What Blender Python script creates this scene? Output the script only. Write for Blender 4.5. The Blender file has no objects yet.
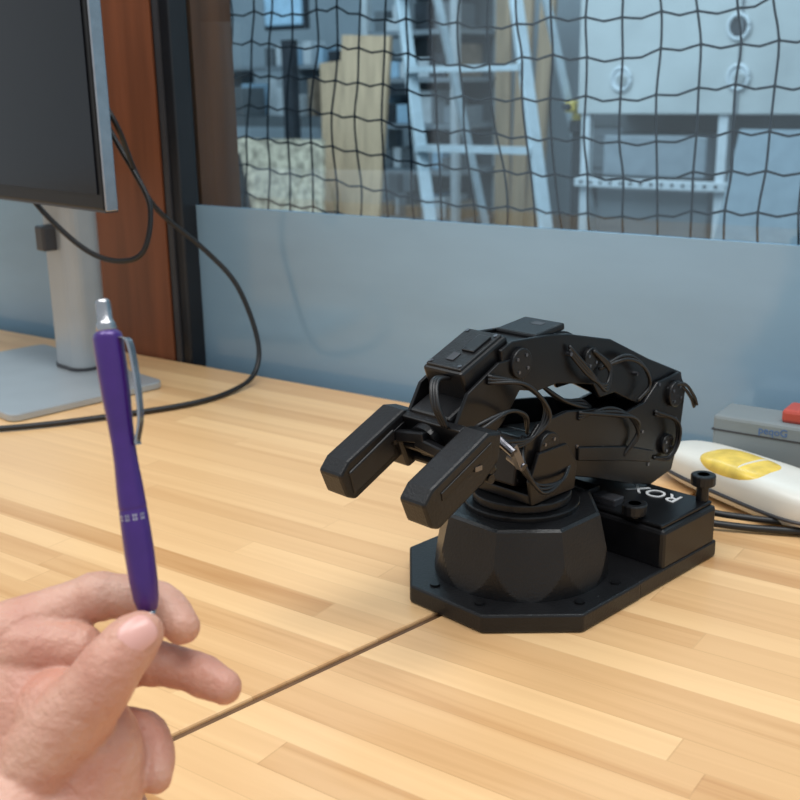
import bpy, bmesh, math, random
from mathutils import Matrix, Vector, noise
random.seed(7)
S=bpy.context.scene
S.view_settings.view_transform='Standard'
COL=bpy.context.collection
V=Vector
# ------------------------------------------------------------------ materials
def mat(name,col,rough=.5,metal=0,var=0,scale=20,bump=0,bscale=None,stretch=None,coat=0,sss=0,spec=None,col2=None):
    m=bpy.data.materials.new(name); m.use_nodes=True
    nt=m.node_tree; b=nt.nodes['Principled BSDF']
    b.inputs['Base Color'].default_value=(*col,1)
    b.inputs['Roughness'].default_value=rough
    b.inputs['Metallic'].default_value=metal
    if spec is not None: b.inputs['Specular IOR Level'].default_value=spec
    if coat: b.inputs['Coat Weight'].default_value=coat; b.inputs['Coat Roughness'].default_value=.15
    if sss:
        b.inputs['Subsurface Weight'].default_value=sss
        b.inputs['Subsurface Radius'].default_value=(.01,.004,.002)
        b.inputs['Subsurface Scale'].default_value=.5
    tc=nt.nodes.new('ShaderNodeTexCoord'); mp=nt.nodes.new('ShaderNodeMapping')
    nt.links.new(tc.outputs['Object'],mp.inputs[0])
    if stretch: mp.inputs['Scale'].default_value=stretch
    n=nt.nodes.new('ShaderNodeTexNoise'); n.inputs['Scale'].default_value=scale; n.inputs['Detail'].default_value=5
    nt.links.new(mp.outputs[0],n.inputs['Vector'])
    if var or col2:
        r=nt.nodes.new('ShaderNodeValToRGB')
        r.color_ramp.elements[0].position=.3; r.color_ramp.elements[1].position=.7
        r.color_ramp.elements[0].color=(*[max(0,c*(1-var)) for c in (col2 or col)],1)
        r.color_ramp.elements[1].color=(*[min(1,c*(1+var)) for c in col],1)
        nt.links.new(n.outputs[0],r.inputs[0]); nt.links.new(r.outputs[0],b.inputs['Base Color'])
    if bump:
        n2=nt.nodes.new('ShaderNodeTexNoise'); n2.inputs['Scale'].default_value=bscale or scale*4; n2.inputs['Detail'].default_value=4
        nt.links.new(mp.outputs[0],n2.inputs['Vector'])
        bp=nt.nodes.new('ShaderNodeBump'); bp.inputs['Strength'].default_value=bump; bp.inputs['Distance'].default_value=.001
        nt.links.new(n2.outputs[0],bp.inputs['Height']); nt.links.new(bp.outputs[0],b.inputs['Normal'])
    return m
def wood_blocks(name,c_lo,c_hi,bw=.036,bl=.55,rough=.33):
    m=bpy.data.materials.new(name); m.use_nodes=True
    nt=m.node_tree; N=nt.nodes; L=nt.links; b=N['Principled BSDF']
    tc=N.new('ShaderNodeTexCoord'); sep=N.new('ShaderNodeSeparateXYZ'); L.new(tc.outputs['Object'],sep.inputs[0])
    def mth(op,a,bb=None):
        k=N.new('ShaderNodeMath'); k.operation=op
        for i,x in enumerate((a,bb)):
            if x is None: continue
            if isinstance(x,(int,float)): k.inputs[i].default_value=x
            else: L.new(x,k.inputs[i])
        return k.outputs[0]
    row=mth('FLOOR',mth('DIVIDE',sep.outputs[1],bw))
    wn=N.new('ShaderNodeTexWhiteNoise'); wn.noise_dimensions='1D'; L.new(row,wn.inputs['W'])
    xs=mth('ADD',mth('DIVIDE',sep.outputs[0],bl),mth('MULTIPLY',wn.outputs['Value'],7.3))
    colid=mth('FLOOR',xs)
    cv=N.new('ShaderNodeCombineXYZ'); L.new(row,cv.inputs[0]); L.new(colid,cv.inputs[1])
    wn2=N.new('ShaderNodeTexWhiteNoise'); wn2.noise_dimensions='2D'; L.new(cv.outputs[0],wn2.inputs['Vector'])
    cv2=N.new('ShaderNodeCombineXYZ'); L.new(mth('MULTIPLY',sep.outputs[0],1.6),cv2.inputs[0])
    L.new(mth('MULTIPLY',sep.outputs[1],42),cv2.inputs[1]); L.new(mth('MULTIPLY',wn2.outputs['Value'],30),cv2.inputs[2])
    g=N.new('ShaderNodeTexNoise'); g.inputs['Scale'].default_value=1.6; g.inputs['Detail'].default_value=6; g.inputs['Distortion'].default_value=.9
    L.new(cv2.outputs[0],g.inputs['Vector'])
    g2=N.new('ShaderNodeTexNoise'); g2.inputs['Scale'].default_value=3.0; L.new(tc.outputs['Object'],g2.inputs['Vector'])
    f=mth('ADD',mth('ADD',mth('MULTIPLY',wn2.outputs['Value'],.50),mth('MULTIPLY',g.outputs[0],.58)),mth('MULTIPLY',g2.outputs[0],.12))
    r=N.new('ShaderNodeValToRGB'); e=r.color_ramp.elements
    e[0].position=.18; e[0].color=(*c_lo,1); e[1].position=.88; e[1].color=(*c_hi,1)
    mid=e.new(.46); mid.color=(*[a*.42+bb*.58 for a,bb in zip(c_lo,c_hi)],1)
    L.new(f,r.inputs[0])
    fr=mth('FRACT',mth('DIVIDE',sep.outputs[1],bw)); j=mth('LESS_THAN',fr,.03)
    fx=mth('FRACT',xs); j2=mth('LESS_THAN',fx,.002)
    jj=mth('MULTIPLY',mth('MAXIMUM',j,j2),.16)
    mx=N.new('ShaderNodeMix'); mx.data_type='RGBA'; L.new(jj,mx.inputs[0]); L.new(r.outputs[0],mx.inputs[6]); mx.inputs[7].default_value=(.3,.15,.05,1)
    L.new(mx.outputs[2],b.inputs['Base Color']); b.inputs['Roughness'].default_value=rough
    b.inputs['Specular IOR Level'].default_value=.4
    return m
BLK=mat('black_plastic',(.0055,.0055,.0065),.36,var=.3,scale=60,bump=.15,bscale=900,spec=.4)
BLK2=mat('black_plastic_printed',(.007,.007,.008),.38,var=.25,scale=30,bump=.25,bscale=500,spec=.4)
BLKM=mat('black_anodised_metal',(.007,.007,.008),.3,metal=.2,var=.2,scale=40,spec=.45)
RUB=mat('black_cable_rubber',(.009,.009,.010),.42,var=.1,scale=30)
GREYP=mat('grey_plastic',(.040,.040,.045),.4,var=.1)
STEEL=mat('brushed_steel',(.42,.42,.44),.22,metal=1,var=.08,scale=80)
SCREW=mat('screw_steel',(.20,.20,.22),.3,metal=1,var=.1)
WHT=mat('white_plastic',(.70,.69,.63),.35,var=.04)
YEL=mat('yellow_plastic',(.78,.56,.10),.25,var=.25,scale=60)
RED=mat('red_plastic',(.45,.07,.05),.4,var=.1)
SILV=mat('silver_stand_paint',(.40,.43,.45),.3,metal=.3,var=.05)
SCRN=mat('screen_glass',(.004,.005,.008),.16,var=.2,scale=3,spec=.28)
BEZ=mat('monitor_bezel',(.006,.006,.007),.4,var=.1,spec=.3)
COLW=mat('column_wood',(.21,.066,.026),.5,var=.35,scale=5,stretch=(6,6,.5),bump=.3,bscale=60)
FRM=mat('black_window_frame',(.010,.011,.014),.35,var=.2)
PURP=mat('purple_metallic_pen',(.052,.012,.17),.3,metal=.25,var=.08,scale=100,coat=.35)
SKIN=mat('skin',(.63,.37,.275),.45,var=.04,scale=30,bump=.7,bscale=380,sss=.10,col2=(.55,.25,.18))
NAIL=mat('fingernail',(.70,.38,.33),.25,var=.04)
TXT=mat('white_print',(.7,.7,.7),.5,var=.02)
BLUETXT=mat('blue_print',(.06,.14,.32),.5,var=.02)
NETM=mat('net_cord',(.012,.014,.022),.8,var=.3)
# ------------------------------------------------------------------ frames
O=V((-.29,1.381,0)); D=V((.818,-.575,0)).normalized(); NW=V((-D.y,D.x,0))
WM=Matrix(((D.x,NW.x,0,O.x),(D.y,NW.y,0,O.y),(0,0,1,0),(0,0,0,1)))
def W(d,n,z): return WM@Matrix.Translation((d,n,z))
def frame(origin,ax):
    ax=V(ax).normalized(); ay=V((-ax.y,ax.x,0))
    return Matrix(((ax.x,ay.x,0,origin[0]),(ax.y,ay.y,0,origin[1]),(0,0,1,origin[2]),(0,0,0,1)))
def empty(name,M):
    e=bpy.data.objects.new(name,None); e.empty_display_size=.02; COL.objects.link(e); e.matrix_world=M; return e
def mk(name,bm,m,parent=None,M=None,smooth=False,bevel=0,seg=2):
    me=bpy.data.meshes.new(name); bmesh.ops.recalc_face_normals(bm,faces=bm.faces); bm.to_mesh(me); bm.free()
    ob=bpy.data.objects.new(name,me); COL.objects.link(ob); me.materials.append(m)
    if smooth:
        for p in me.polygons: p.use_smooth=True
    if bevel:
        bv=ob.modifiers.new('b','BEVEL'); bv.width=bevel; bv.segments=seg; bv.limit_method='ANGLE'; bv.angle_limit=math.radians(35)
    if parent: ob.parent=parent
    if M is not None:
        if parent: ob.matrix_local=M
        else: ob.matrix_world=M
    return ob
def bm_box(bm,c,s,R=None):
    r=bmesh.ops.create_cube(bm,size=1); vs=r['verts']
    for v in vs:
        p=V((v.co.x*s[0],v.co.y*s[1],v.co.z*s[2]))
        if R: p=R@p
        v.co=p+V(c)
    return vs
def box(name,c,s,m,parent=None,bevel=.0,R=None,M=None,seg=2):
    bm=bmesh.new(); bm_box(bm,c,s,R); return mk(name,bm,m,parent,M,bevel=bevel,seg=seg)
def prism(name,pts,y0,y1,m,parent=None,bevel=0,M=None,axis='y'):
    bm=bmesh.new(); A=[];B=[]
    for p in pts:
        if axis=='y': A.append(bm.verts.new((p[0],y0,p[1]))); B.append(bm.verts.new((p[0],y1,p[1])))
        else: A.append(bm.verts.new((p[0],p[1],y0))); B.append(bm.verts.new((p[0],p[1],y1)))
    bm.faces.new(A); bm.faces.new(B[::-1]); n=len(A)
    for i in range(n): bm.faces.new((A[i],B[i],B[(i+1)%n],A[(i+1)%n]))
    return mk(name,bm,m,parent,M,bevel=bevel)
def cr(pts,k=8):
    P=[V(p) for p in pts]; P=[P[0]*2-P[1]]+P+[P[-1]*2-P[-2]]; out=[]
    for i in range(1,len(P)-2):
        for j in range(k):
            t=j/k; a,b,c,d=P[i-1:i+3]
            out.append(.5*((2*b)+(c-a)*t+(2*a-5*b+4*c-d)*t*t+(-a+3*b-3*c+d)*t**3))
    out.append(P[-2].copy()); return out
def bm_tube(bm,path,r,seg=8):
    rings=[]; n=len(path); prev=None
    for i,p in enumerate(path):
        t=(path[min(i+1,n-1)]-path[max(i-1,0)]).normalized()
        if prev is None:
            prev=t.cross(V((.13,.31,.94))).normalized()
        x=(prev-t*prev.dot(t)).normalized(); prev=x; y=t.cross(x)
        rr=r[i] if isinstance(r,(list,tuple)) else r
        rings.append([bm.verts.new(p+(x*math.cos(a)+y*math.sin(a))*rr) for a in [2*math.pi*k/seg for k in range(seg)]])
    for a,b in zip(rings,rings[1:]):
        for k in range(seg): bm.faces.new((a[k],a[(k+1)%seg],b[(k+1)%seg],b[k]))
    bm.faces.new(rings[0][::-1]); bm.faces.new(rings[-1])
def tube(name,pts,r,m,parent=None,k=8,seg=8,M=None):
    bm=bmesh.new(); bm_tube(bm,cr(pts,k) if len(pts)>2 else [V(p) for p in pts],r,seg); return mk(name,bm,m,parent,M,smooth=True)
def cyl(name,p0,p1,r,m,parent=None,seg=32,bevel=.0,r2=None,M=None):
    bm=bmesh.new(); bm_tube(bm,[V(p0),V(p1)],[r,r2 if r2 is not None else r],seg); return mk(name,bm,m,parent,M,bevel=bevel)
def lathe(name,prof,m,parent=None,M=None,seg=48):
    bm=bmesh.new(); rings=[]
    for z,r in prof: rings.append([bm.verts.new((r*math.cos(2*math.pi*k/seg),r*math.sin(2*math.pi*k/seg),z)) for k in range(seg)])
    for a,b in zip(rings,rings[1:]):
        for k in range(seg): bm.faces.new((a[k],a[(k+1)%seg],b[(k+1)%seg],b[k]))
    bm.faces.new(rings[0][::-1]); bm.faces.new(rings[-1]); return mk(name,bm,m,parent,M,smooth=True)
# ------------------------------------------------------------------ camera
CM=Matrix.Rotation(math.radians(73.9),4,'X')@Matrix.Rotation(math.radians(-.9),4,'Z')
cam=bpy.data.cameras.new('camera'); cam.sensor_width=36; cam.lens=36*1100/800; cam.clip_start=.02
cam.dof.use_dof=True; cam.dof.focus_distance=.68; cam.dof.aperture_fstop=15
co=bpy.data.objects.new('camera',cam); COL.objects.link(co); co.matrix_world=Matrix.Translation((0,0,1.09))@CM; S.camera=co
# ------------------------------------------------------------------ room shell
FLR=mat('concrete_floor',(.22,.22,.22),.6,var=.2,scale=3)
WALLM=mat('painted_wall',(.34,.39,.43),.8,var=.12,scale=2)
box('floor',(0,1.5,-.05),(9,11,.1),FLR,M=W(0,0,0))
box('wall_window',(0,.06,.335),(6,.06,.67),WALLM,M=W(0,0,0))
box('wall_workshop',(-1,5.0,1.5),(9,.1,3.0),WALLM,M=W(0,0,0))
FILM=mat('frosted_window_film',(.235,.375,.50),.13,var=.14,scale=2.2,stretch=(1,1,3),spec=.8)  # stretched tone noise paints blurred reflections and light patches into the film colour
def glassmat():
    m=bpy.data.materials.new('window_glass'); m.use_nodes=True; nt=m.node_tree; nt.nodes.clear()
    o=nt.nodes.new('ShaderNodeOutputMaterial'); t=nt.nodes.new('ShaderNodeBsdfTransparent'); t.inputs[0].default_value=(.78,.91,.97,1)
    g=nt.nodes.new('ShaderNodeBsdfGlossy'); g.inputs['Roughness'].default_value=.02
    x=nt.nodes.new('ShaderNodeMixShader'); x.inputs[0].default_value=.08
    nt.links.new(t.outputs[0],x.inputs[1]); nt.links.new(g.outputs[0],x.inputs[2]); nt.links.new(x.outputs[0],o.inputs[0]); return m
GL=glassmat()
for i,(d0,d1) in enumerate(((.006,2.6),(-2.6,-.15))):
    e=empty('window_%d'%(i+1),W((d0+d1)/2,.03,0)); w=d1-d0
    box('frosted_film',(0,0,.70+.1235),(w,.006,.247),FILM,e)
    box('glass_pane',(0,.002,.947+.7),(w,.006,1.4),GL,e)
    box('sill',(0,.015,.69),(w,.05,.04),FRM,e)
e=empty('window_column',W(0,0,0))
box('wood_post',(-.075,.055,1.2),(.15,.11,2.4),COLW,e)
box('wood_jamb',(.012,.078,1.2),(.026,.07,2.4),COLW,e)
box('black_mullion',(.014,.018,1.2),(.030,.032,2.4),FRM,e,bevel=.003)
box('mullion_groove',(.010,.0008,1.2),(.008,.003,2.4),GREYP,e)
# ------------------------------------------------------------------ tables (butcher block)
TW=wood_blocks('butcher_block_maple',(.47,.215,.072),(.86,.56,.285),bw=.024,bl=.5,rough=.28)
TE=mat('table_edge_strip',(.13,.065,.028),.6,var=.3,scale=30)
def w2l(x,y):
    v=WM.inverted()@V((x,y,0)); return (v.x,v.y)
A0=V((.018,.659)); sd=V((.146,.136)).normalized()
def seam(t,off=0): 
    p=A0+sd*t; q=V((-sd.y,sd.x))*off; return w2l(p.x+q.x,p.y+q.y)
def seam_at_n(n,off):
    a=seam(0,off); b=seam(1,off); t=(n-a[1])/(b[1]-a[1]); return (a[0]+(b[0]-a[0])*t,n)
fr=-1.6; bk=-.003
L_=[(-1.6,bk),seam_at_n(bk,.003),seam_at_n(fr,.003),(-3.0,fr)]
R_=[seam_at_n(bk,-.003),(2.2,bk),(2.2,fr),seam_at_n(fr,-.003)]
for k,pl in enumerate((L_,R_)):
    e=empty('butcher_block_table',W(0,0,0))
    prism('table_top',pl,.705,.75,TW,e,axis='z',bevel=.0015)
    cx=sum(p[0] for p in pl)/4; 
    for (lx,ly) in [(p[0]*.8+cx*.2,p[1]*.85-.1) for p in pl]:
        box('leg',(lx,ly,.3525),(.06,.06,.705),BLK,e)
    if k==0: prism('seam_strip',[seam_at_n(-.01,.0028),seam_at_n(-.01,-.0028),seam_at_n(fr,-.0028),seam_at_n(fr,.0028)],.706,.7475,TE,e,axis='z')
# ------------------------------------------------------------------ monitor
e=empty('computer_monitor',frame((-.420,1.326,.75),(.706,-.709,0)))
def rrect(x0,x1,y0,y1,r,k=6):
    P=[]
    for cx,cy,a0 in ((x1-r,y1-r,0),(x0+r,y1-r,90),(x0+r,y0+r,180),(x1-r,y0+r,270)):
        for i in range(k+1):
            a=math.radians(a0+90*i/k); P.append((cx+r*math.cos(a),cy+r*math.sin(a)))
    return P
prism('base_plate',rrect(-.13,.160,-.145,.045,.012),.0005,.009,SILV,e,axis='z',bevel=.0015)
prism('stand_neck',rrect(-.012,.052,-.005,.045,.018),.009,.42,SILV,e,axis='z')
prism('stand_foot_collar',rrect(-.014,.054,-.007,.047,.02),.009,.013,GREYP,e,axis='z')
box('tilt_hinge',(.02,-.03,.40),(.1,.06,.1),GREYP,e,bevel=.008)
HX=.286
box('panel_housing',(HX/2-.15,-.079,.226+.18),(HX+.3,.016,.36),BEZ,e,bevel=.002)
box('panel_back_bulge',(-.05,-.062,.226+.18),(.40,.022,.26),BEZ,e,bevel=.008)
box('panel_trim_silver',(HX+.001,-.0795,.226+.18),(.0025,.013,.361),STEEL,e,bevel=.0008)
box('panel_trim_bottom',(HX/2-.15,-.079,.2255),(HX+.3,.014,.003),GREYP,e)
box('screen',(HX/2-.15,-.0875,.226+.184),(HX+.284,.002,.338),SCRN,e)
box('cable_clip',(.02,-.012,.17),(.02,.02,.03),GREYP,e,bevel=.003)
e=empty('monitor_cable',Matrix.Identity(4))
tube('power_lead',[(-.36,1.24,1.15),(-.325,1.21,1.10),(-.293,1.19,1.052),(-.285,1.225,1.0),(-.272,1.262,.955),(-.225,1.285,.905),(-.19,1.286,.862),(-.168,1.275,.80),(-.170,1.255,.765),(-.190,1.215,.7545),(-.231,1.163,.7538),(-.32,1.115,.7538),(-.413,1.082,.7538),(-.6,1.05,.7538)],.0030,RUB,e)
tube('video_lead',[(-.40,1.235,1.05),(-.400,1.222,.985),(-.389,1.214,.963),(-.347,1.2,.925),(-.315,1.196,.909),(-.286,1.198,.910),(-.272,1.2,.929),(-.269,1.21,.966),(-.285,1.22,1.0),(-.30,1.23,1.024),(-.33,1.24,1.08)],.0030,RUB,e)
# ------------------------------------------------------------------ robot arm
rob=empty('robot_arm',frame((.083,.712,.75),(-.715,-.699,0)))
R8=.078/math.cos(math.pi/8)
oc=[(R8*math.cos(math.radians(22.5+45*i)),R8*math.sin(math.radians(22.5+45*i))) for i in range(8)]
prism('base_octagon_plate',oc,.0005,.013,BLK2,rob,axis='z',bevel=.0015)
bm=bmesh.new(); rings=[]; sg=192
zs=[.012+.046*i/30 for i in range(31)]+[.0595,.060]
for i_,z in enumerate(zs):
    pz=.0605-.0095*((z-.012)/.046); cap=0.0605-.05*max(0,z-.05)
    if i_==31: pz-=.002; cap-=.004
    if i_==32: pz-=.006; cap-=.009
    ring=[]
    for i in range(sg):
        a=2*math.pi*i/sg; am=((a+math.pi/8)%(math.pi/4))-math.pi/8
        r_=min(cap,pz/math.cos(am))
        ring.append(bm.verts.new((r_*math.cos(a),r_*math.sin(a),z)))
    rings.append(ring)
for a,b in zip(rings,rings[1:]):
    for i in range(sg): bm.faces.new((a[i],a[(i+1)%sg],b[(i+1)%sg],b[i]))
bm.faces.new(rings[0][::-1]); bm.faces.new(rings[-1])
mk('base_faceted_drum',bm,BLK2,rob)
box('rear_base_plate',(-.082,.012,.0068),(.10,.131,.0125),BLK2,rob,bevel=.0015)
box('electronics_case',(-.095,.018,.026),(.07,.118,.030),BLK,rob,bevel=.003)
box('case_lid',(-.095,.018,.0425),(.066,.112,.003),BLKM,rob,bevel=.001)
for (x,y,h) in ((-.124,.068,.020),(-.064,.050,.010),(-.07,-.03,.010)):
    cyl('thumb_screw',(x,y,.044),(x,y,.044+h),.0045,BLK,rob,seg=16)
    cyl('thumb_screw_head',(x,y,.044+h-.008),(x,y,.044+h),.009,BLK2,rob,seg=18,bevel=.001)
box('power_switch',(-.075,.02,.046),(.012,.02,.006),GREYP,rob,bevel=.001)
box('terminal_block',(-.072,-.005,.048),(.014,.03,.010),BLK,rob,bevel=.001)
fc=bpy.data.curves.new('logo','FONT'); fc.body='ROX'; fc.size=.020; fc.extrude=.0003; fc.align_x='CENTER'; fc.align_y='CENTER'
lo=bpy.data.objects.new('printed_logo',fc); COL.objects.link(lo); fc.materials.append(TXT); lo.parent=rob
lo.matrix_local=Matrix.Translation((-.112,.036,.0444))@Matrix.Rotation(math.radians(-90),4,'Z')
for (x,y) in ((.066,.02),(.066,-.02),(.02,.066),(-.02,.066)):
    cyl('base_screw',(x,y,.012),(x,y,.0145),.0035,BLKM,rob,seg=14)
cyl('turntable_ring',(0,0,.059),(0,0,.064),.040,BLKM,rob,seg=48,bevel=.001)
cyl('turntable_disc',(0,0,.064),(0,0,.070),.034,BLK,rob,seg=48,bevel=.001)
box('shoulder_bracket_floor',(0,0,.074),(.046,.056,.007),BLKM,rob,bevel=.001)
for s_ in (-1,1):
    prism('shoulder_bracket_side',[(-.022,.071),(.024,.071),(.027,.088),(.018,.106),(-.012,.106),(-.024,.09)],s_*.027-.0015,s_*.027+.0015,BLKM,rob,bevel=.0007)
def servo(name,M,parent):
    box(name+'_body',(0,0,0),(.0465,.034,.0285),BLK,parent,bevel=.0018,M=M)
    box(name+'_seam',(0,0,0),(.0469,.0344,.0012),GREYP,parent,M=M@Matrix.Translation((0,0,.004)))
    for s_ in (-1,1):
        cyl(name+'_horn',(.011,0,s_*.014),(.011,0,s_*.0175),.011,BLKM,parent,seg=28,M=M,bevel=.0006)
        for k in range(4):
            a=math.pi/4+k*math.pi/2
            cyl(name+'_screw',(.011+.0075*math.cos(a),.0075*math.sin(a),s_*.0174),(.011+.0075*math.cos(a),.0075*math.sin(a),s_*.0184),.0013,SCREW,parent,seg=8,M=M)
    for x in (-.019,.019):
        for y in (-.013,.013):
            cyl(name+'_screw',(x,y,-.0147),(x,y,.0147),.0014,SCREW,parent,seg=8,M=M)
def SM(s,o,z,ang):
    return Matrix.Translation((s,o,z))@Matrix.Rotation(-ang,4,'Y')@Matrix.Rotation(math.radians(90),4,'X')
servo('shoulder_servo',SM(.0,0,.094,math.radians(10)),rob)
low=[(.026,.112),(.012,.124),(-.018,.126),(-.055,.120),(-.090,.110),(-.112,.112),(-.128,.124),(-.158,.126),(-.168,.112),(-.163,.074),(-.154,.049),(-.125,.044),(-.095,.053),(-.055,.068),(-.012,.082),(.016,.088),(.027,.098)]
for s_ in (-1,1):
    prism('upper_arm_plate',low,s_*.022-.0015,s_*.022+.0015,BLKM,rob,bevel=.0008)
low2=[(.0,.112),(-.05,.104),(-.095,.092),(-.118,.103),(-.140,.118),(-.152,.113),(-.150,.07),(-.125,.056),(-.095,.062),(-.05,.077),(-.0,.09)]
prism('upper_arm_core',low2,-.018,.018,BLK,rob,bevel=.001)
prism('upper_arm_rib',[(-.03,.098),(-.09,.084),(-.125,.072),(-.120,.064),(-.085,.074),(-.03,.088)],.0225,.0255,BLK,rob,bevel=.0008)
servo('elbow_servo',SM(-.138,0,.086,math.radians(100)),rob)
fore=[(.046,.168),(.047,.179),(.036,.183),(.0,.181),(-.022,.178),(-.071,.166),(-.120,.143),(-.166,.124),(-.170,.112),(-.160,.098),(-.138,.100),(-.110,.110),(-.078,.126),(-.060,.126),(-.052,.137),(-.012,.146),(.010,.145),(.030,.150)]
for s_ in (-1,1):
    prism('forearm_plate',fore,s_*.0185-.0015,s_*.0185+.0015,BLKM,rob,bevel=.0008)
fore2=[(.036,.170),(.036,.180),(0.,.179),(-.022,.176),(-.071,.163),(-.15,.128),(-.15,.114),(-.075,.138),(-.04,.146),(.0,.152),(.03,.156)]
prism('forearm_core',fore2,-.0165,.0165,BLK,rob,bevel=.001)
box('forearm_cap',(-.006,0,.1812),(.032,.034,.005),BLK,rob,bevel=.0015,R=Matrix.Rotation(.1,3,'Y'))
box('cap_label',(-.012,.002,.1842),(.006,.009,.0006),GREYP,rob,R=Matrix.Rotation(.1,3,'Y'))
for (x,z,r_) in ((.03,.168,.010),(-.045,.157,.008),(-.150,.111,.010),(.004,.106,.011),(-.142,.073,.008)):
    y0=.0195 if z>.13 else .023
    cyl('joint_cap',(x,y0,z),(x,y0+.004,z),r_,BLK,rob,seg=28,bevel=.0008)
    for k in range(4):
        a=.6+k*math.pi/2
        cyl('joint_screw',(x+r_*.62*math.cos(a),y0+.004,z+r_*.62*math.sin(a)),(x+r_*.62*math.cos(a),y0+.0046,z+r_*.62*math.sin(a)),.0012,SCREW,rob,seg=8)
for (x,z) in ((-.02,.165),(-.07,.15),(-.10,.136),(-.13,.122),(-.03,.098),(-.06,.09),(-.09,.078),(-.12,.062),(-.155,.09),(-.11,.09)):
    cyl('plate_screw',(x,.019,z),(x,.0242,z),.0014,SCREW,rob,seg=8)
def WR(s,o,z): return Matrix.Translation((s,o,z))@Matrix.Rotation(math.radians(22),4,'Y')
box('wrist_servo_body',(0,0,0),(.046,.033,.027),BLK,rob,bevel=.002,M=WR(.054,0,.1655))
box('wrist_servo_lid',(0,0,.0140),(.042,.029,.0025),BLK2,rob,bevel=.001,M=WR(.054,0,.1655))
box('wrist_servo_label',(.010,.0,.0156),(.008,.006,.0005),GREYP,rob,M=WR(.054,0,.1655))
box('wrist_servo_connector',(-.006,.006,.0158),(.018,.010,.002),BLKM,rob,bevel=.0005,M=WR(.054,0,.1655))
for x in (-.018,.018):
    for y in (-.012,.012): cyl('wrist_screw',(x,y,.0148),(x,y,.0158),.0014,SCREW,rob,seg=8,M=WR(.054,0,.1655))
for s_ in (-1,1):
    prism('wrist_bracket',[(.025,.172),(.05,.172),(.079,.158),(.090,.140),(.087,.122),(.065,.118),(.045,.133),(.026,.154)],s_*.0200-.0013,s_*.0200+.0013,BLKM,rob,bevel=.0006)
box('gripper_servo_body',(0,0,0),(.044,.034,.030),BLK,rob,bevel=.002,M=WR(.066,0,.138))
box('gripper_front_plate',(0,0,0),(.006,.060,.028),BLKM,rob,bevel=.001,M=WR(.088,0,.128))
cyl('gripper_crank_disc',(0,0,0),(.006,0,0),.012,BLKM,rob,seg=28,M=WR(.090,0,.128))
cyl('gripper_rail',(.097,-.040,.123),(.097,.050,.123),.003,BLKM,rob,seg=12)
cyl('gripper_rail',(.090,-.040,.113),(.090,.050,.113),.003,BLKM,rob,seg=12)
box('gripper_link',(.100,-.012,.129),(.006,.036,.007),BLK,rob,bevel=.001,R=Matrix.Rotation(.15,3,'X'))
box('gripper_link',(.100,.018,.125),(.006,.040,.007),BLK,rob,bevel=.001,R=Matrix.Rotation(-.15,3,'X'))
fing=[(.082,.141),(.094,.143),(.142,.121),(.149,.113),(.143,.098),(.136,.095),(.098,.113),(.084,.124)]
for s_,y in ((-1,-.029),(1,.041)):
    prism('gripper_finger',fing,y-.0100,y+.0100,BLK2,rob,bevel=.0018)
    prism('finger_pad',[(.104,.133),(.142,.114),(.138,.099),(.103,.116)],y-s_*.0100-.0012,y-s_*.0100+.0012,RUB,rob,bevel=.001)
    prism('finger_side_rib',[(.092,.137),(.135,.117),(.134,.112),(.092,.131)],y+.0095,y+.0107,BLKM,rob,bevel=.0004)
    box('finger_carriage',(.090,y-s_*.006,.120),(.020,.018,.022),BLKM,rob,bevel=.002,R=Matrix.Rotation(.38,3,'Y'))
    box('finger_hole_plate',(.104,y+.0107,.124),(.006,.001,.003),SCREW,rob)
def wire(*p,r=.0013): tube('servo_wire',p,r,RUB,rob,seg=6)
for k in range(3):
    o=.0022*k
    wire((.062,.022,.166-o),(.040,.031+o,.158),(.02,.034+o,.140-o),(.03,.034,.122),(.05,.03,.118+o),(.075,.024,.128))
    wire((.074,-.0+o,.164),(.092,.004+o,.166),(.100,.012+o,.154),(.096,.016+o,.140))
    wire((-.02,.022,.166+o),(-.035,.028,.148+o),(-.055,.028,.138-o),(-.062,.026,.150-o),(-.045,.024,.163))
    wire((-.03,.024,.118+o),(-.06,.028+o,.120-o),(-.085,.029+o,.108),(-.098,.028,.090+o),(-.085,.025,.078))
    wire((.03,.024,.12),(.045,.034+o,.108),(.03,.037+o,.09-o),(.0,.034,.084),(-.02,.026,.09))
    wire((-.005,.01,.145),(-.02,.016+o,.132),(-.04,.018+o,.128-o),(-.06,.012,.118))
    if k<2:
        wire((-.055,.022,.148),(-.078,.027+o,.154-o),(-.10,.027+o,.144-o),(-.112,.027,.126),(-.10,.025,.116))
        wire((-.125,.024,.10+o),(-.145,.029+o,.092),(-.150,.029+o,.076),(-.142,.028,.064-o),(-.125,.025,.066))
        wire((-.140,.022,.116),(-.156,.026+o,.116+o),(-.168,.028+o,.105+o),(-.174,.028+o,.096+o))
        wire((.08,.025,.133),(.083,.034+o,.142-o),(.06,.038,.146),(.04,.033+o,.138),(.03,.028,.125-o))
cyl('metal_standoff',(.060,.030,.126),(.060,.042,.120),.003,SCREW,rob,seg=12)
cyl('metal_standoff',(.050,.030,.113),(.050,.042,.108),.003,SCREW,rob,seg=12)
box('metal_tab',(.055,.040,.116),(.005,.004,.018),SCREW,rob,R=Matrix.Rotation(.5,3,'Y'))
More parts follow.
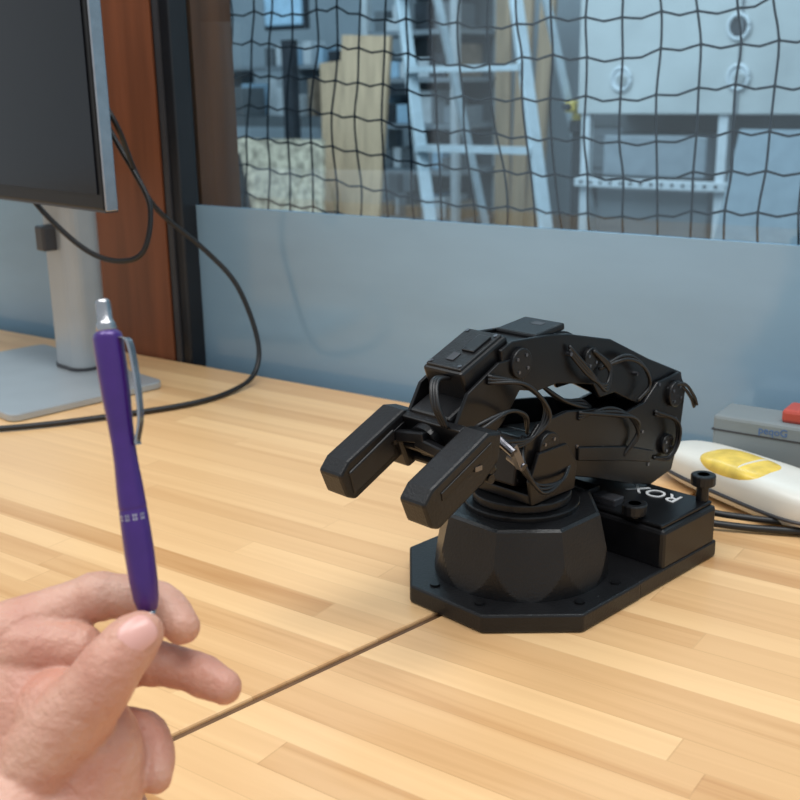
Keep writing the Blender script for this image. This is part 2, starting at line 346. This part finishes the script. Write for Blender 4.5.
# ------------------------------------------------------------------ objects right
e=empty('stud_finder',frame((.286,.858,.75),(.485,-.875,0)))
def rbody(name,L,Wd,H,m,z0,parent,x0=0,y0=0,p=2.6,M=None,taper=0):
    bm=bmesh.new(); bmesh.ops.create_uvsphere(bm,u_segments=48,v_segments=24,radius=1)
    for v in bm.verts:
        c=v.co; q=[math.copysign(abs(a)**(2/p),a) for a in c]; k=1+taper*q[0]
        v.co=V((x0+q[0]*L/2,y0+q[1]*Wd/2*k,z0+(H/2+q[2]*H/2)*k))
    return mk(name,bm,m,parent,M,smooth=True)
rbody('white_shell',.18,.060,.036,WHT,.0005,e,p=3.4,taper=.08)
rbody('yellow_window',.080,.046,.0175,YEL,.0215,e,x0=.003,y0=-.006,p=3)
rbody('window_divider',.0035,.040,.0155,WHT,.0242,e,x0=.012,y0=-.006,p=3)
rbody('grey_trim',.182,.063,.006,GREYP,.009,e,p=3.4,taper=.06)
GB=mat('grey_painted_box',(.20,.23,.24),.5,var=.05)
px=(V((.372,.895))-V((O.x,O.y)))
e=empty('power_supply_box',W(px.dot(V((D.x,D.y))),-.029,.75))
box('case',(-.005,0,.0285),(.18,.046,.056),GB,e,bevel=.003)
box('case_lid_strip',(-.005,0,.0435),(.181,.047,.0015),GREYP,e)
box('rocker_switch_red',(-.014,0,.062),(.05,.030,.012),RED,e,bevel=.003)
fc=bpy.data.curves.new('label','FONT'); fc.body='peqoG'; fc.size=.009; fc.extrude=.0002
lo=bpy.data.objects.new('printed_label',fc); COL.objects.link(lo); fc.materials.append(BLUETXT); lo.parent=e
lo.matrix_local=Matrix.Translation((-.055,-.0232,.0465))@Matrix.Rotation(math.radians(90),4,'X')
e=empty('power_cable',Matrix.Identity(4))
tube('lead',[(.235,.80,.756),(.27,.79,.7545),(.33,.775,.7545),(.45,.74,.7545)],.0028,RUB,e)
tube('lead',[(.232,.812,.762),(.262,.80,.760),(.31,.792,.7575),(.42,.79,.7545)],.0026,RUB,e)
# ------------------------------------------------------------------ hand + pen
HM=Matrix.Translation((-.1036,.4091,.8843))@CM
hand=empty('human_hand',HM)
def hp(u,v,z):  # sketch units of the hand drawing (24.4 per cm) -> hand space (metres)
    x=(u-150)/24.4; y=(610-v)/24.4
    return V((x*(1-z/45)+.227*z, y*(1-z/45)+.19*z, z))*.01
def sweep(bm,pts,k=7):
    P=[hp(*p[:3]) for p in pts]; R=[p[3]*.01 for p in pts]
    path=cr(P,k); rr=[]; n=len(P)
    for i in range(n-1):
        for j in range(k): rr.append(R[i]+(R[i+1]-R[i])*(j/k))
    rr.append(R[-1])
    for p,r in zip(path,rr):
        bmesh.ops.create_icosphere(bm,subdivisions=3,radius=r,matrix=Matrix.Translation(p))
bm=bmesh.new()
sweep(bm,[(35,775,.2,2.1),(62,732,.9,1.8),(86,702,1.4,1.44),(98,687,1.55,1.36),(110,669,1.6,1.28),(121,655,1.5,1.16),(131,643,1.3,1.12),(141,634,1.05,.92)],6)           # thumb
sweep(bm,[(0,640,-1.0,1.55),(45,620,-1.7,1.28),(84,602,-2.0,1.05),(98,597,-2.0,1.10),(112,596,-2.05,1.0),(140,598,-2.0,.92),(156,603,-1.9,.97),(168,611,-1.6,.91),(181,626,-1.1,.80)],6)      # index
sweep(bm,[(10,700,-2.2,1.5),(80,675,-2.6,1.2),(138,664,-2.6,1.0),(152,663,-2.5,1.04),(166,665,-2.4,.94),(190,671,-2.0,.89),(204,677,-1.8,.93),(224,687,-1.4,.76)],5)                        # middle
sweep(bm,[(20,745,-2.6,1.4),(90,732,-3.0,1.1),(138,730,-2.6,.92),(150,742,-2.2,.95),(155,756,-1.7,.85),(155,776,-.9,.74)],7)                       # ring
sweep(bm,[(20,800,-2.8,1.3),(80,795,-3.2,.95),(125,802,-2.8,.78),(135,825,-1.8,.7),(125,842,-1.0,.64)],7)                        # little
sweep(bm,[(5,665,-1.4,2.0),(25,710,-1.0,2.4),(35,760,-.8,2.7),(15,820,.5,2.9),(-50,910,4,2.7),(-150,1040,9,2.8),(-300,1240,17,3.4)],9)
sweep(bm,[(58,715,.2,1.9),(88,748,-.2,2.2),(82,800,-.2,2.4),(30,860,1.2,2.5)],6)
sweep(bm,[(20,650,-1.1,1.7),(50,648,-1.1,1.4),(78,650,-1.0,1.15)],6)   # web between thumb and index
ho=mk('hand_skin',bm,SKIN,hand,smooth=True)
rm=ho.modifiers.new('r','REMESH'); rm.mode='VOXEL'; rm.voxel_size=.0009; rm.use_smooth_shade=True
sm=ho.modifiers.new('s','SMOOTH'); sm.iterations=4; sm.factor=.6
tx=bpy.data.textures.new('skin_folds','CLOUDS'); tx.noise_scale=.006; tx.noise_depth=4
dm=ho.modifiers.new('d','DISPLACE'); dm.texture=tx; dm.strength=.0009; dm.mid_level=.5; dm.texture_coords='LOCAL'
def nail(name,c,nd_,ld,L,Wd,curv):
    z=V(nd_).normalized(); x=V(ld); x=(x-z*x.dot(z)).normalized(); y=z.cross(x)
    bm=bmesh.new(); bmesh.ops.create_uvsphere(bm,u_segments=40,v_segments=20,radius=1)
    for v in bm.verts:
        q=[math.copysign(abs(a)**.75,a) for a in v.co]
        X=q[0]*L; Y=q[1]*Wd
        v.co=V(c)+x*X+y*Y+z*(v.co.z*.0006-(Y*Y)/(2*curv)-(X*X)/(2*.03))
    return mk(name,bm,NAIL,hand,smooth=True)
nd=V((.30,.42,.86)).normalized()
nail('thumb_nail',hp(135,640,1.2)+nd*.0111,nd,(1,.80,-.55),.0074,.0068,.0100)
p0=hp(150,625,-.1); p1=hp(102,300,.0); ax=(p0-p1)
q=ax.to_track_quat('Z','Y').to_matrix().to_4x4()
pen=empty('ballpoint_pen',HM@Matrix.Translation(p1)@q)
c=.01
lathe('clicker',[(0,.20*c),(.0005,.28*c),(.002,.31*c),(.009,.31*c),(.0095,.36*c),(.0105,.40*c),(.0125,.42*c),(.0135,.40*c)],STEEL,pen)
lathe('barrel',[(.0130,.42*c),(.0142,.56*c),(.016,.61*c),(.030,.61*c),(.040,.58*c),(.050,.52*c),(.060,.48*c),(.068,.49*c),(.076,.54*c),(.085,.575*c),(.0864,.575*c),(.0868,.560*c),(.0872,.575*c),(.095,.60*c),(.105,.61*c),(.116,.58*c),(.124,.52*c),(.128,.42*c),(.129,.34*c)],PURP,pen)
lathe('nose_cone',[(.129,.34*c),(.133,.22*c),(.136,.06*c)],STEEL,pen)
RING=mat('ring_metal',(.40,.38,.50),.35,metal=.6,var=.3,scale=300)
fd=q.inverted().to_3x3()@V((.1,0,1)); a0=math.atan2(fd.y,fd.x)
bm=bmesh.new()
for k in range(11):
    if k%3==2: continue
    aa=a0-.9+k*.18
    for zz in (.0885,.0900):
        vs=[]
        for da,dz in ((0,0),(.13,0),(.13,.0011),(0,.0011)):
            vs.append(bm.verts.new((.00598*math.cos(aa+da),.00598*math.sin(aa+da),zz+dz)))
        bm.faces.new(vs)
mk('printed_text_band',bm,RING,pen)
bm=bmesh.new()
clip=[(.0165,.0058),(.0175,.0085),(.022,.0098),(.036,.0102),(.050,.0094),(.059,.0066),(.061,.0068)]
xdir=(q.inverted().to_3x3()@V((1,0,.25))); xdir.z=0; xdir.normalize(); ydir=V((0,0,1)).cross(xdir)
path=cr([xdir*r_+V((0,0,z_)) for z_,r_ in clip],6); A=[]
for i,p in enumerate(path):
    w_=.0024-.0007*i/len(path)
    A.append([bm.verts.new(p+ydir*w_*a+xdir*.0006*b) for a,b in ((-1,-1),(1,-1),(1,1),(-1,1))])
for a,b in zip(A,A[1:]):
    for k in range(4): bm.faces.new((a[k],a[(k+1)%4],b[(k+1)%4],b[k]))
bm.faces.new(A[0][::-1]); bm.faces.new(A[-1])
mk('pocket_clip',bm,STEEL,pen,bevel=.0003)
# ------------------------------------------------------------------ net
bm=bmesh.new(); sp=.043
def ndp(i,j):
    d=-.25+i*sp; z=.62+j*sp
    a=noise.noise(V((d*2.2,z*2.0,1.3)))*.03+noise.noise(V((d*11,z*11,4)))*.011
    b=noise.noise(V((d*2.0,z*2.6,7.7)))*.03+noise.noise(V((d*11,z*11,9)))*.011
    return V((d+a,.29+noise.noise(V((d*3,z*3,2)))*.05,z+b-.02*math.sin(d*3.0)))
NI,NJ=40,28
for i in range(NI):
    bm_tube(bm,cr([ndp(i,j) for j in range(NJ)],3),.00150,5)
for j in range(NJ):
    pts=[]
    for i in range(NI):
        pts.append(ndp(i,j))
        if i<NI-1: m_=(ndp(i,j)+ndp(i+1,j))*.5; m_.z-=.0045; pts.append(m_)
    bm_tube(bm,cr(pts,2),.00150,5)
for i in range(NI):
    for j in range(NJ): bmesh.ops.create_icosphere(bm,subdivisions=1,radius=.0027,matrix=Matrix.Translation(ndp(i,j)))
mk('safety_net',bm,NETM,M=WM.copy(),smooth=True)
# ------------------------------------------------------------------ workshop
ALU=mat('aluminium',(.52,.59,.64),.4,metal=.3,var=.1,scale=20)
PLY=mat('plywood',(.52,.36,.23),.7,var=.2,scale=6,stretch=(6,6,.6))
OSB=mat('osb_board',(.58,.48,.36),.8,var=.55,scale=28)
SHG=mat('shelf_grey',(.25,.28,.31),.5,var=.1)
DKG=mat('dark_equipment',(.03,.034,.042),.5,var=.3)
MDG=mat('mid_grey_panel',(.15,.165,.18),.6,var=.15,scale=4)
CON=mat('pale_concrete_panel',(.46,.47,.47),.75,var=.14,scale=4,bump=.2)
WHS=mat('white_steel',(.58,.61,.64),.4,var=.08)
BLS=mat('blue_white_display',(.36,.52,.66),.3,var=.1)
CARD=mat('cardboard',(.30,.22,.16),.8,var=.2)
def wobj(name,d,n): return empty(name,W(d,n,0))
mats=[DKG,MDG,WHS,CARD,DKG,SHG,MDG,BLS,CARD]
e=wobj('shelving_unit',-2.12,3.85)
for x in (-.26,.26):
    for y in (-.2,.2): box('post',(x,y,.95),(.035,.035,1.9),WHS,e)
for z in (.1,.42,.66,.88,1.1,1.32,1.58): box('shelf',(0,0,z),(.54,.42,.022),SHG,e)
box('back_sheet',(0,.205,.95),(.52,.01,1.8),MDG,e)
for z in (.111,.431,.671,.891,1.111,1.331,1.591):
    x=-.24
    while x<.18:
        w_=random.uniform(.04,.11); h_=random.uniform(.05,.17)
        box('stored_box',(x+w_/2,random.uniform(-.06,.0),z+h_/2+.001),(w_*.92,.22,h_),random.choice(mats),e,bevel=.004); x+=w_
e=wobj('plywood_sheet',-1.98,3.0)
box('sheet',(0,.02,.65),(.26,.02,1.28),PLY,e,R=Matrix.Rotation(-.08,3,'X')@Matrix.Rotation(.05,3,'Y'))
box('sheet',(-.08,.06,.60),(.28,.02,1.18),PLY,e,R=Matrix.Rotation(-.08,3,'X')@Matrix.Rotation(-.06,3,'Y'))
e=wobj('osb_sheet',-2.26,2.8)
box('board',(0,0,.43),(.50,.02,.86),OSB,e,R=Matrix.Rotation(-.06,3,'X'))
e=wobj('wood_slat',-2.36,2.64)
box('slat',(0,0,.43),(.045,.03,.86),DKG,e,R=Matrix.Rotation(-.22,3,'Y'))
box('slat',(.09,0,.41),(.035,.03,.80),DKG,e,R=Matrix.Rotation(-.22,3,'Y'))
e=wobj('lumber_boards',-1.68,3.95)
for i,x in enumerate((-.09,0.,.09)): box('board',(x,.03*i,.95),(.075,.03,1.9-.1*i),PLY,e,R=Matrix.Rotation(.03*i,3,'Y'))
e=wobj('tool_cabinet',-1.12,4.4)
box('cabinet',(0,0,.95),(.62,.4,1.9),SHG,e,bevel=.01)
for k in range(9):
    box('drawer_front',(0,-.205,.15+k*.2),(.56,.012,.17),random.choice([MDG,SHG,DKG]),e,bevel=.004); box('drawer_pull',(0,-.22,.17+k*.2),(.2,.02,.015),ALU,e)
e=wobj('workbench',-3.3,3.9)
box('bench_top',(0,0,.9),(1.6,.7,.05),MDG,e)
for x in (-.7,.7):
    for y in (-.3,.3): box('leg',(x,y,.4375),(.06,.06,.875),SHG,e)
box('riser_shelf',(.2,.2,1.18),(1.2,.3,.02),SHG,e)
for x in (-.38,.2,.78): box('riser_leg',(x,.2,1.05),(.02,.28,.25),SHG,e)
for i in range(16):
    w_=random.uniform(.05,.11); h_=random.uniform(.06,.2)
    box('tool_box',(-.72+i*.094,random.uniform(-.25,-.05),.926+h_/2),(w_*.8,.14,h_),random.choice(mats),e,bevel=.005)
    if i>6: box('tool_box',(-.72+i*.094,.2,1.191+h_/3),(w_*.8,.14,h_*.66),random.choice(mats),e,bevel=.005)
e=wobj('desktop_display',-2.50,3.2)
box('stand',(0,0,.65),(.06,.05,1.28),DKG,e); box('foot',(0,0,.008),(.3,.25,.015),DKG,e)
box('panel',(0,-.03,1.50),(.22,.03,.30),BLS,e,bevel=.01); box('panel_bezel',(0,-.01,1.50),(.25,.03,.33),DKG,e)
e=wobj('machine_cabinet',-3.05,3.0)
box('cabinet',(0,0,.85),(.34,.3,1.7),DKG,e,bevel=.01); box('door',(0,-.155,.8),(.28,.01,1.2),MDG,e); box('handle',(.10,-.17,.9),(.02,.02,.15),ALU,e)
e=wobj('step_ladder',0,2.9)
def rail(a,b,w_,m,nm='rail'):
    bm=bmesh.new(); a=V(a); b=V(b); t=(b-a).normalized(); 
    Mx=t.to_track_quat('Z','Y').to_matrix(); bm_box(bm,(a+b)/2,(w_,.03,(b-a).length),Mx); return mk(nm,bm,m,e,bevel=.003)
rail((-1.87,.22,1.9),(-1.37,-.1,0.01),.05,ALU); rail((-1.33,.22,1.9),(-.83,-.1,0.01),.05,ALU)
rail((-1.28,.28,1.9),(-.93,.62,0.01),.04,ALU,'rear_leg'); rail((-1.78,.28,1.9),(-1.5,.62,0.01),.04,ALU,'rear_leg')
for i in range(6):
    t=.93-i*.165; z=1.9*t; d0=-1.37-.50*t; d1=-.83-.50*t; y=-.1+.32*t
    box('step',((d0+d1)/2,y,z),(d1-d0,.09,.025),ALU,e)
box('top_cap',(-1.57,.25,1.91),(.6,.16,.04),ALU,e,bevel=.01)
e=wobj('cordless_drill',-1.05,3.3)
box('battery',(0,.0,.905),(.05,.05,.05),DKG,e,bevel=.006); box('grip',(0,0,.945),(.03,.03,.06),YEL,e,bevel=.008); box('body',(0,-.02,.985),(.045,.12,.045),YEL,e,bevel=.01)
cyl('chuck',(0,-.08,.985),(0,-.11,.985),.015,DKG,e,seg=14)
box('stand_post',(0,0.02,.44),(.04,.04,.88),DKG,e)
e=wobj('ventilation_cabinet',-.35,3.1)
box('upper_case',(0,.25,1.52),(1.2,.5,1.12),CON,e,bevel=.005)
box('seam',(.03,-.003,1.52),(.008,.008,1.12),MDG,e)
for (x,z,dark) in ((.02,1.262,1),(-.42,1.09,0),(.03,1.09,0)):
    bm=bmesh.new()
    pp=[V((x+.038*math.cos(a),-.006,z+.042*math.sin(a))) for a in [2*math.pi*k/24 for k in range(25)]]
    bm_tube(bm,pp,.007,8); mk('port_ring',bm,WHS,e,smooth=True)
    cyl('port_disc',(x,.0,z),(x,-.006,z),.036,DKG if dark else WHS,e,seg=28)
    if not dark: cyl('port_cap',(x+.006,-.006,z),(x+.006,-.02,z-.005),.020,CON,e,seg=20)
for x in (-.57,-.02,.57):
    box('post',(x,.03,.48),(.035,.035,.96),WHS,e)
box('back_panel',(0,.45,.48),(1.2,.02,.96),MDG,e)
box('perforated_beam',(0,.0,.70),(1.2,.03,.035),WHS,e,bevel=.003)
for i in range(28): cyl('beam_hole',(-.57+i*.042,-.0155,.70),(-.57+i*.042,-.0165,.70),.007,DKG,e,seg=10)
box('bin',(-.30,.22,.53),(.46,.35,.3),MDG,e,bevel=.01); box('bin_shelf',(0,.2,.36),(1.18,.4,.03),WHS,e)
box('bin_lid',(-.30,.2,.80),(.42,.3,.16),SHG,e,bevel=.01)
CLR=mat('pale_acrylic_sheet',(.34,.40,.45),.25,var=.08)
e=wobj('acrylic_sheet',-.12,2.85)
prism('sheet',[(-.26,.02),(.36,.02),(.36,.92),(-.10,.92)],0,.012,CLR,e)
# ------------------------------------------------------------------ lights
w=bpy.data.worlds.new('w'); S.world=w; w.use_nodes=True
bg=w.node_tree.nodes['Background']; bg.inputs[0].default_value=(.84,.93,1,1); bg.inputs[1].default_value=.64
def area(name,loc,size,power,col,target):
    l=bpy.data.lights.new(name,'AREA'); l.shape='RECTANGLE'; l.size=size[0]; l.size_y=size[1]; l.energy=power; l.color=col
    o=bpy.data.objects.new(name,l); COL.objects.link(o); o.location=loc
    o.rotation_euler=(V(target)-V(loc)).to_track_quat('-Z','Y').to_euler(); return o
area('ceiling_light_panel',(.3,.3,2.7),(1.4,.8),24,(1,.985,.96),(.2,.6,.75))
area('ceiling_light_panel.001',(-1.0,.6,2.7),(1.4,.8),18,(1,.985,.96),(-.3,.8,.75))
c3=W(-1.2,1.6,2.9).translation
area('workshop_light_panel',c3,(3,1.5),95,(.90,.96,1),W(-1.2,3.2,.9).translation)
